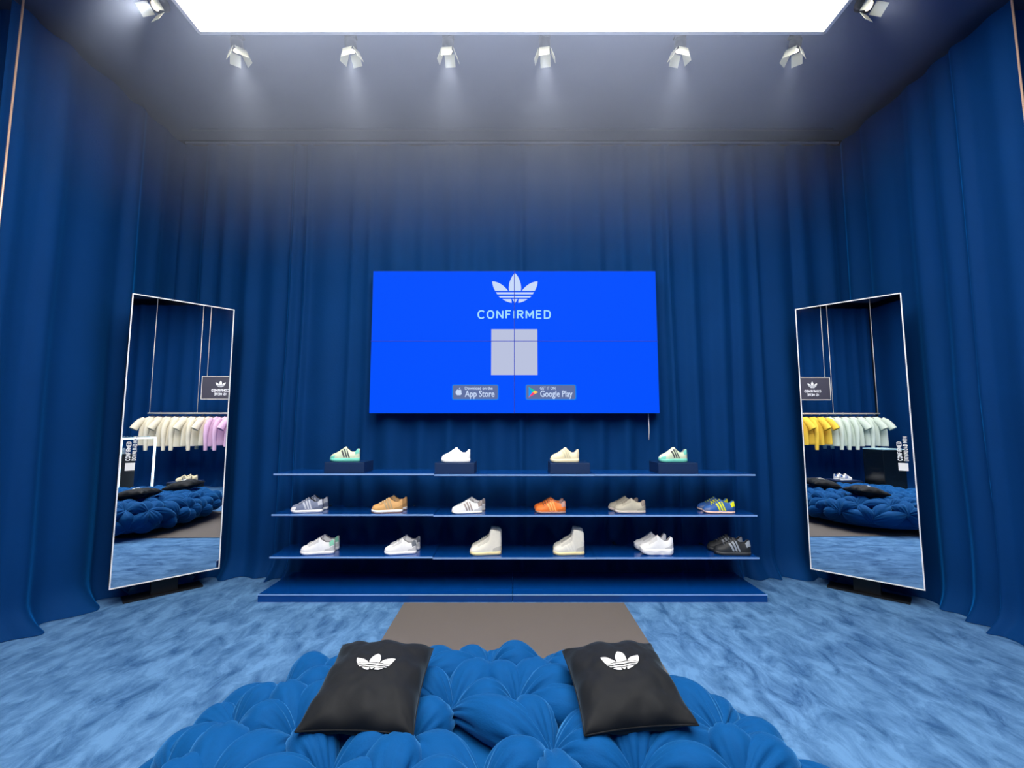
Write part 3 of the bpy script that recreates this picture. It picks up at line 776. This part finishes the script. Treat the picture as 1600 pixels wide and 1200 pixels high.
# four boxes and four single shoes on the top shelf
g1 = 'single shoes on the top shelf boxes'
tops = [(537.5, 538.5, 'leftmost box on the top shelf under a mint shoe', 'cream and mint shoe with dark stripes on the leftmost box', ('slip', (MINTCREAM, MINT, DARK_IN)), DK, MINT),
        (710.0, 712.0, 'second box from the left on the top shelf, under the white shoe', 'plain white slip-on shoe on a box on the top shelf', ('slip', (WHITE_SHOE, WHITE_SHOE, GREY_IN)), None, WHITE_SHOE),
        (891.0, 882.5, 'third box from the left on the top shelf, under the cream shoe', 'cream shoe with faint stripes on a box on the top shelf', ('slip', (CREAM, CREAM, GREY_IN)), CST, CREAM),
        (1060.0, 1052.0, 'rightmost box on the top shelf under a mint shoe', 'cream and mint shoe with dark stripes on the rightmost box', ('slip', (MINTCREAM, MINT, GREY_IN)), DK, MINT)]
for bx_, sx, bl, sl, (sty, cols), st, hl in tops:
    Yc = 4.43; Yf = 4.29
    xb = (bx_ - 800) / 710 * Yf; zt_ = SHELF_Z[0] - (0.0 if bx_ < 680 else 0.007 if bx_ < 930 else 0.006)
    bm = bmesh.new(); bm_box(bm, -0.188, 0.188, -0.14, 0.14, 0.0, 0.098, 0.003)
    bo = empty('display_box', (xb, Yc, zt_)); from_bm('box_body', bm, BOXM, bo)
    box('lid_panel', -0.187, 0.187, -0.139, 0.139, 0.098, 0.1, mat('box_lid', (0, 40, 82), 0.4), bo)
    tag(bo, bl, 'display box', 'boxes on the top shelf')
    s_ = make_shoe('sneaker', sty, cols, stripes=bool(st), stripe_c=st, laces=False, heel_c=hl, toe=hl if hl is MINT else None)
    place(s_, sx, Yc - 0.05, zt_ + 0.1, sl, g1, rz=4)

def pair(kind, px_near, px_far, zt_, words, make, near_rz=0, far_rz=0, dYf=0.135, far_tilt=0, Yn=4.335):
    a = make(); f = 716 if zt_ > .5 else 722
    place(a, px_near, Yn, zt_, 'nearer ' + words[0], words[1], f, near_rz)
    b = copy_tree(a)
    place(b, px_far, Yn + dYf, zt_ + (0.0 if not far_tilt else 0.02), 'farther ' + words[0], words[1], f, far_rz, far_tilt)
z2, z3 = SHELF_Z[1], SHELF_Z[2]
def dzs(px): return 0.0 if px < 676 else (-0.007 if px < 930 else -0.006)
def P2(pn, pf, words, mkf, **k): pair('', pn, pf, z2 + dzs(pn), (words + ' on the middle shelf', 'shoes on the middle shelf'), mkf, **k)
def P3(pn, pf, words, mkf, **k): pair('', pn, pf, z3 + dzs(pn), (words + ' on the lowest shelf', 'shoes on the lowest shelf'), mkf, **k)
P2(479.5, 488.5, 'shoe of the lavender-grey pair with pale stripes', lambda: make_shoe('sneaker', 'low', (LAV, WHITE_SHOE, DARK_IN), stripe_c=PALE, heel_c=PALE, toe=WHITE_SHOE, laces=PALE), near_rz=6, far_rz=6)
P2(605.0, 612.5, 'shoe of the tan pair with white soles', lambda: make_shoe('sneaker', 'low', (TAN, WHITE_SHOE, BROWN), stripes=True, stripe_c=sm('tan_grey', (186, 160, 120)), heel_c=TAN, laces=CREAM, sole2=BROWN), near_rz=8, far_rz=4)
P2(729.5, 735.0, 'shoe of the white pair with taupe stripes', lambda: make_shoe('sneaker', 'flat', (WHITE_SHOE, OFF, GREY_IN), stripe_c=TAUPE, heel_c=TAUPE, laces=WHITE_SHOE), near_rz=6, far_rz=2)
P2(860.0, 857.5, 'shoe of the bright orange pair', lambda: make_shoe('sneaker', 'flat', (ORANGE, GUMG, GREY_IN), stripe_c=ORL, heel_c=sm('dusty', (190, 150, 140)), laces=DARK_IN), near_rz=-4, far_rz=4)
P2(984.0, 974.0, 'shoe of the beige pair with pale soles', lambda: make_shoe('sneaker', 'low', (BEIGE, BEIGE2, TAUPED), stripes=False, heel_c=TAUPED, laces=TAUPED), near_rz=-6, far_rz=-2)
P2(1123.0, 1114.0, 'shoe of the blue pair with yellow stripes', lambda: make_shoe('sneaker', 'flat', (BLUE, PEACH, LB), stripe_c=YEL, heel_c=YEL, laces=YEL, toe=sm('slate_toe', (100, 120, 160))), near_rz=-8, far_rz=-6)
P3(496.0, 504.0, 'shoe of the white pair with mint heels', lambda: make_shoe('sneaker', 'low', (WHITE_SHOE, WHITE_SHOE, GREY_IN), stripes=False, heel_c=MG, laces=WHITE_SHOE, scale=1.06), near_rz=8, far_rz=6)
P3(625.5, 632.0, 'shoe of the white pair with grey heels', lambda: make_shoe('sneaker', 'low', (WHITE_SHOE, WHITE_SHOE, GREY_IN), stripes=False, heel_c=GR, laces=WHITE_SHOE, scale=1.02), near_rz=8, far_rz=6)
P3(758.5, 760.0, 'shoe of the plain off-white high-top pair with yellowed soles', lambda: make_shoe('high_top_sneaker', 'high', (OFF, YSOLE, GREY_IN), stripes=False, heel_c=OFF, laces=OFF), near_rz=4, far_rz=4)
P3(888.5, 888.0, 'shoe of the striped off-white high-top pair', lambda: make_shoe('high_top_sneaker', 'high', (sm('offwhite2', (230, 228, 216)), YSOLE, GREY_IN), stripe_c=sm('ivory', (240, 238, 226)), heel_c=OFF, laces=OFF), near_rz=0, far_rz=0)
P3(1026.0, 1016.5, 'shoe of the chunky all-white pair', lambda: make_shoe('chunky_sneaker', 'chunky', (WHITE_SHOE, WHITE_SHOE, GREY_IN), stripes=False, heel_c=WHITE_SHOE, laces=WHITE_SHOE), near_rz=-6, far_rz=-6)
P3(1144.0, 1133.0, 'shoe of the black pair with grey stripes', lambda: make_shoe('chunky_sneaker', 'low', (BLK, sm('black_sole', (52, 56, 60)), DARK_IN), stripe_c=GST, heel_c=GST, laces=GR, scale=1.12), near_rz=-8, far_rz=-8)

# ------------------------------------------------------------------ clothes rails, signs and plinths that the mirrors show
def rail(x, y0, y1, wires, label):
    t = tag(empty('clothes_rail', (x, (y0 + y1) / 2, 1.85)), label, 'clothes rail', 'hanging clothes rails')
    ym = (y0 + y1) / 2
    tube('bar', [(0, y0 - ym, 0), (0, y1 - ym, 0)], 0.018, WIRE, t, 12)
    for w in wires:
        tube('hanging_wire', [(0, w - ym, 0.01), (0, w - ym, CEIL_Z - 1.85)], 0.007, WIRE, t)
    return t
rail(3.75, -1.37, 1.86, (-1.33, -0.19, 0.80, 1.82), 'pale metal rail of cream and pink clothes hanging on wires')
rail(-3.75, -2.05, 1.50, (-2.01, -0.87, 0.27, 1.46), 'pale metal rail of yellow and mint clothes hanging on wires')

def garment(kind, cm, seed):
    """hangs from the origin (the neck), spreading along x, thickness along y"""
    r_ = random.Random(seed); t = empty(kind)
    long_ = kind in ('sweatshirt', 'long_sleeved_shirt')
    Lb = r_.uniform(0.66, 0.72)
    prof = [(0.0, .085, .040), (-.012, .10, .046), (-.04, .17, .05), (-.075, .235, .055), (-.13, .262, .06), (-.25, .262, .062), (-.45, .27, .06), (-Lb + .03, .275, .058), (-Lb, .27, .055)]
    def loft(nm, rings, parent):
        n = len(rings[0]); verts = [p for r in rings for p in r]; faces = []
        for i in range(len(rings) - 1):
            for k in range(n): faces.append((i*n+k, (i+1)*n+k, (i+1)*n+(k+1)%n, i*n+(k+1)%n))
        return mk(nm, verts, faces, cm, parent, True)
    rings = []
    for z, a, b in prof:
        ring = []
        for k in range(28):
            th = 2 * PI * k / 28
            fold = 1 + 0.30 * min(1, -z * 2) * math.sin(5 * th + seed) * abs(math.sin(th))
            ring.append((a * math.copysign(abs(math.cos(th)) ** .8, math.cos(th)), b * math.sin(th) * fold, z))
        rings.append(ring)
    loft('body', rings, t)
    for sd in (-1, 1):
        if long_: path = [(.17, -.06, .058), (.235, -.12, .072), (.285, -.25, .066), (.30, -.45, .056), (.29, -.66, .047), (.285, -.80, .042)]
        else: path = [(.17, -.06, .058), (.245, -.115, .078), (.315, -.19, .082), (.365, -.265, .085), (.385, -.30, .085)]
        rr = []
        for i, (px_, pz, rad) in enumerate(path):
            a = path[max(0, i - 1)]; b = path[min(len(path) - 1, i + 1)]
            d = Vector((b[0] - a[0], 0, b[1] - a[1])).normalized(); nrm = Vector((-d.z, 0, d.x))
            rr.append([tuple(Vector((px_, 0, pz)) + nrm * rad * math.cos(2*PI*k/14) + Vector((0, .05 * math.sin(2*PI*k/14) * (rad / .07), 0))) for k in range(14)])
        rr = [[(sd * p[0], p[1], p[2]) for p in r] for r in rr]
        loft('sleeve', rr, t)
    cr = [(.086 * math.cos(2*PI*k/16), .042 * math.sin(2*PI*k/16), 0.002 - 0.012 * abs(math.sin(2*PI*k/16))) for k in range(17)]
    tube('collar', cr, 0.008, cm, t, 6)
    return t
HANG = mat('black_hanger', (22, 22, 26), 0.5)
hanger0 = [None]
def hanger(loc, rz, label, group):
    if hanger0[0] is None:
        t = empty('clothes_hanger')
        tube('shoulder_bar', [(-.20, 0, -.125), (-.12, 0, -.085), (0, 0, -.045), (.12, 0, -.085), (.20, 0, -.125)], 0.008, HANG, t)
        tube('hook', [(0, 0, -.05), (0, 0, -.02), (.016, 0, -.005), (.026, 0, .012), (.018, 0, .030), (0, 0, .036), (-.014, 0, .032), (-.020, 0, .02)], 0.0035, STEEL, t, 6)
        hanger0[0] = t
    else: t = copy_tree(hanger0[0])
    t.location = loc; t.rotation_euler = (0, 0, rz); tag(t, label, 'hanger', group)
def clothes(x, items, side):
    rn = random.Random(side + 9)
    cnt = {}; ORD = ['backmost', 'second from the back', 'third from the back', 'fourth from the back', 'fifth from the back', 'sixth from the back', 'seventh from the back', 'eighth from the back', 'ninth from the back']
    for y, kind, cname, rgb in items:
        cm = mat('cloth_' + cname.replace(' ', '_') , rgb, 0.85, sheen=0.15, noise_amt=0.06, noise_scale=14, bump=0.3, bump_scale=14)
        g = garment(kind, cm, y * 7.3 + side); key = (cname, kind); i = cnt.get(key, 0); cnt[key] = i + 1
        rz = (0.42 if side == 1 else -0.42) + rn.uniform(-0.1, 0.1)
        g.location = (x, y, 1.85 - 0.085); g.rotation_euler = (0, 0, rz)
        nice = kind.replace('_', ' ')
        lab = cname + ' ' + nice + ' on the rail, ' + ORD[i] + ' of its kind'
        tag(g, lab, 'shirt' if kind != 'sweatshirt' else 'sweatshirt', 'clothes hanging on the rails')
        hanger((x, y, 1.85 - 0.015), rz, 'black hanger under the ' + cname + ' ' + nice + ', ' + ORD[i] + ' of its kind', 'hangers on the clothes rails')
ITEMS_R = []
seq = [('t_shirt', 0), ('sweatshirt', 0), ('t_shirt', 0), ('sweatshirt', 0), ('sweatshirt', 0), ('t_shirt', 0), ('sweatshirt', 0), ('t_shirt', 0), ('sweatshirt', 1), ('sweatshirt', 1), ('t_shirt', 1), ('sweatshirt', 1), ('t_shirt', 1), ('t_shirt', 1)]
for i, (k, c) in enumerate(seq): ITEMS_R.append((-1.25 + 0.2 * i, k, ('cream', 'pale pink')[c], ((236, 226, 200), (226, 186, 214))[c]))
clothes(3.75, ITEMS_R, 1)
ITEMS_L = []
seq = [('t_shirt', 0), ('t_shirt', 0), ('sweatshirt', 0), ('t_shirt', 0), ('sweatshirt', 0), ('sweatshirt', 0), ('sweatshirt', 0), ('t_shirt', 1), ('t_shirt', 1), ('sweatshirt', 1), ('t_shirt', 1), ('sweatshirt', 1)]
for i, (k, c) in enumerate(seq): ITEMS_L.append((-1.90 + 0.2 * i, k, ('pale mint', 'bright yellow')[c], ((214, 226, 210), (246, 206, 70))[c]))
clothes(-3.75, ITEMS_L, 2)

def sign(x, yc, face, label):
    t = tag(empty('hanging_sign', (x, yc, 2.46), 0), label, 'sign', 'hanging signs above the clothes rails')
    w, h = 0.44, 0.27
    box('sign_board', -0.015, 0.015, -w, w, -h, h, mat('charcoal_sign', (62, 60, 72), 0.5), t)
    for nm, y0, y1, a, b in (('frame_edge', -w - .008, w + .008, h, h + .012), ('frame_edge', -w - .008, w + .008, -h - .012, -h), ('frame_edge', -w - .012, -w, -h, h), ('frame_edge', w, w + .012, -h, h)):
        box(nm, -0.02, 0.02, y0, y1, a, b, WIRE, t)
    for s_ in (-1, 1): tube('hanging_wire', [(0, s_ * (w - 0.1), h), (0, s_ * (w - 0.1), CEIL_Z - 2.46)], 0.006, WIRE, t)
    Rm = Matrix.Rotation(face * PI / 2, 4, 'Z') @ Matrix.Rotation(PI / 2, 4, 'X')       # readable from the middle of the room
    off = Matrix.Translation((0.0165 * face, 0, 0))
    SG = mat('sign_lettering', (244, 244, 244), 0.5)
    polygons_mesh('logo', trefoil(0, 0.01, 0.24), SG, t, 0.002, M=off @ Rm)
    caps('sign_text', 'CONFIRMED', 0.065, 0.42, SG, t, off @ Rm @ Matrix.Translation((0, -0.065, 0)), 0.22, 0.34)
    caps('sign_text', 'IS HERE', 0.065, 0.29, SG, t, off @ Rm @ Matrix.Translation((0, -0.155, 0)), 0.22, 0.34)
sign(3.55, 0.47, -1, 'dark hanging sign with white emblem above the cream and pink clothes')
sign(-3.55, -0.22, 1, 'dark hanging sign with white emblem above the yellow and mint clothes')

GLOW = mat('led_edge', (255, 255, 255), 0.4, emit=(214, 244, 255), strength=3.2)
GLASS = mat('clear_glass', (230, 244, 244), 0.02)
GLASS.node_tree.nodes['Principled BSDF'].inputs['Transmission Weight'].default_value = 1.0
GLASS.node_tree.nodes['Principled BSDF'].inputs['IOR'].default_value = 1.05
# vitrine with glowing edges, right side of the room (seen in the left mirror)
vt = tag(empty('glowing_vitrine', (1.75, -0.32, 0)), 'display stand with glowing white edges and a black plinth inside, seen in the left mirror', 'display stand')
X0, X1, Y0, Y1, ZT = -0.42, 0.42, -0.38, 0.36, 1.30
e = 0.014
for (x_, y_) in ((X0, Y0), (X1, Y0), (X0, Y1), (X1, Y1)): box('lit_post', x_ - e, x_ + e, y_ - e, y_ + e, 0, ZT, GLOW, vt)
for y_ in (Y0, Y1): box('lit_top_bar', X0, X1, y_ - e, y_ + e, ZT - e, ZT + e, GLOW, vt); 
for x_ in (X0, X1): box('lit_top_bar', x_ - e, x_ + e, Y0, Y1, ZT - e, ZT + e, GLOW, vt)
box('glass_top', X0, X1, Y0, Y1, ZT + e, ZT + e + 0.01, GLASS, vt)
box('inner_plinth', -0.2, 0.2, -0.20, 0.16, 0.0, 0.98, BLACK, vt, 0.004)
for (x_, y_) in ((-0.2, -0.20), (-0.2, 0.16)): box('lit_plinth_edge', x_ - .008, x_ + .008, y_ - .008, y_ + .008, 0.0, 0.98, GLOW, vt)
box('lit_plinth_edge', -0.208, -0.192, -0.2, 0.16, 0.972, 0.988, GLOW, vt)
s_ = make_shoe('sneaker', 'low', (WHITE_SHOE, WHITE_SHOE, GREY_IN), stripes=False, heel_c=WHITE_SHOE, laces=WHITE_SHOE)
s_.location = (1.75, -0.34, 0.988); s_.rotation_euler = (0, 0, R(100)); tag(s_, 'white shoe standing on the plinth inside the glowing stand', 'shoe', 'shoes on plinths behind the camera')
# tall black plinth on the left side (seen in the right mirror)
pl = tag(empty('black_plinth', (-1.85, -0.43, 0)), 'tall black plinth with a pale glass top, seen in the right mirror', 'plinth')
box('plinth_body', -0.25, 0.25, -0.23, 0.23, 0, 1.06, mat('black_plinth_lacquer', (10, 18, 22), 0.25), pl, 0.004)
box('plinth_top', -0.25, 0.25, -0.23, 0.23, 1.062, 1.082, mat('pale_glass_edge', (170, 215, 225), 0.15), pl)
# low plinths with a pair of shoes on each side
for sx, yy, words, colr, sc_, lab in ((1, 0.70, 'cream', (CREAM, CREAM, DARK_IN), DK, 'low black plinth under the cream shoes, beyond the ottoman'), (-1, 0.18, 'white and blue', (WHITE_SHOE, WHITE_SHOE, GREY_IN), BLUE, 'low black plinth under the white and blue shoes, beyond the ottoman')):
    q = tag(empty('low_plinth', (sx * 2.2, yy, 0)), lab, 'plinth', 'low plinths beside the ottoman')
    box('plinth_body', -0.22, 0.22, -0.24, 0.24, 0, 0.38, BLACK, q, 0.006); box('plinth_top', -0.22, 0.22, -0.24, 0.24, 0.381, 0.4, BOXM, q)
    for k in range(2):
        s_ = make_shoe('sneaker', 'low', colr, stripe_c=sc_, heel_c=colr[0] if sx > 0 else BLUE, laces=colr[0])
        s_.location = (sx * (2.14 + 0.13 * k), yy + 0.03 * k, 0.40); s_.rotation_euler = (0, 0, R(90 + 12 * sx) if sx < 0 else R(-90 + 180 - 12))
        tag(s_, ('nearer ' if k == 0 else 'farther ') + words + ' shoe on the low plinth in the mirror', 'shoe', 'shoes on plinths behind the camera')
print('lobes', nl, 'nodes', len(nodes))

# ------------------------------------------------------------------ added haze volume imitating the lens veil under the luminous ceiling
hz = bpy.data.materials.new('lens_veil_haze'); hz.use_nodes = True; nt = hz.node_tree; nt.nodes.clear()
out = nt.nodes.new('ShaderNodeOutputMaterial'); vsn = nt.nodes.new('ShaderNodeVolumeScatter')
vsn.inputs['Color'].default_value = (0.62, 0.73, 1.0, 1); vsn.inputs['Anisotropy'].default_value = 0.0
tcn = nt.nodes.new('ShaderNodeTexCoord'); sep = nt.nodes.new('ShaderNodeSeparateXYZ'); nt.links.new(tcn.outputs['Object'], sep.inputs[0])
mz = nt.nodes.new('ShaderNodeMapRange'); mz.interpolation_type = 'SMOOTHSTEP'                  # thickens towards the ceiling
mz.inputs[1].default_value = 3.0; mz.inputs[2].default_value = 5.4; mz.inputs[3].default_value = 0.0; mz.inputs[4].default_value = HAZE
nt.links.new(sep.outputs['Z'], mz.inputs[0])
ab = nt.nodes.new('ShaderNodeMath'); ab.operation = 'ADD'; ab.inputs[1].default_value = 0.7; nt.links.new(sep.outputs['X'], ab.inputs[0])
ab2 = nt.nodes.new('ShaderNodeMath'); ab2.operation = 'ABSOLUTE'; nt.links.new(ab.outputs[0], ab2.inputs[0])
mxr = nt.nodes.new('ShaderNodeMapRange'); mxr.interpolation_type = 'SMOOTHSTEP'                 # fades out towards the sides to keep the corners dark
mxr.inputs[1].default_value = 1.2; mxr.inputs[2].default_value = 4.2; mxr.inputs[3].default_value = 1.0; mxr.inputs[4].default_value = 0.0
nt.links.new(ab2.outputs[0], mxr.inputs[0])
mu = nt.nodes.new('ShaderNodeMath'); mu.operation = 'MULTIPLY'; nt.links.new(mz.outputs[0], mu.inputs[0]); nt.links.new(mxr.outputs[0], mu.inputs[1])
nt.links.new(mu.outputs[0], vsn.inputs['Density'])
nt.links.new(vsn.outputs[0], out.inputs['Volume'])
hb = box('lens_veil_haze', -3.6, 3.5, 2.9, 4.78, 2.95, 4.965, hz)
hb['kind'] = 'stuff'; tag(hb, 'pale haze added under the luminous ceiling panel to imitate lens glare', 'haze')
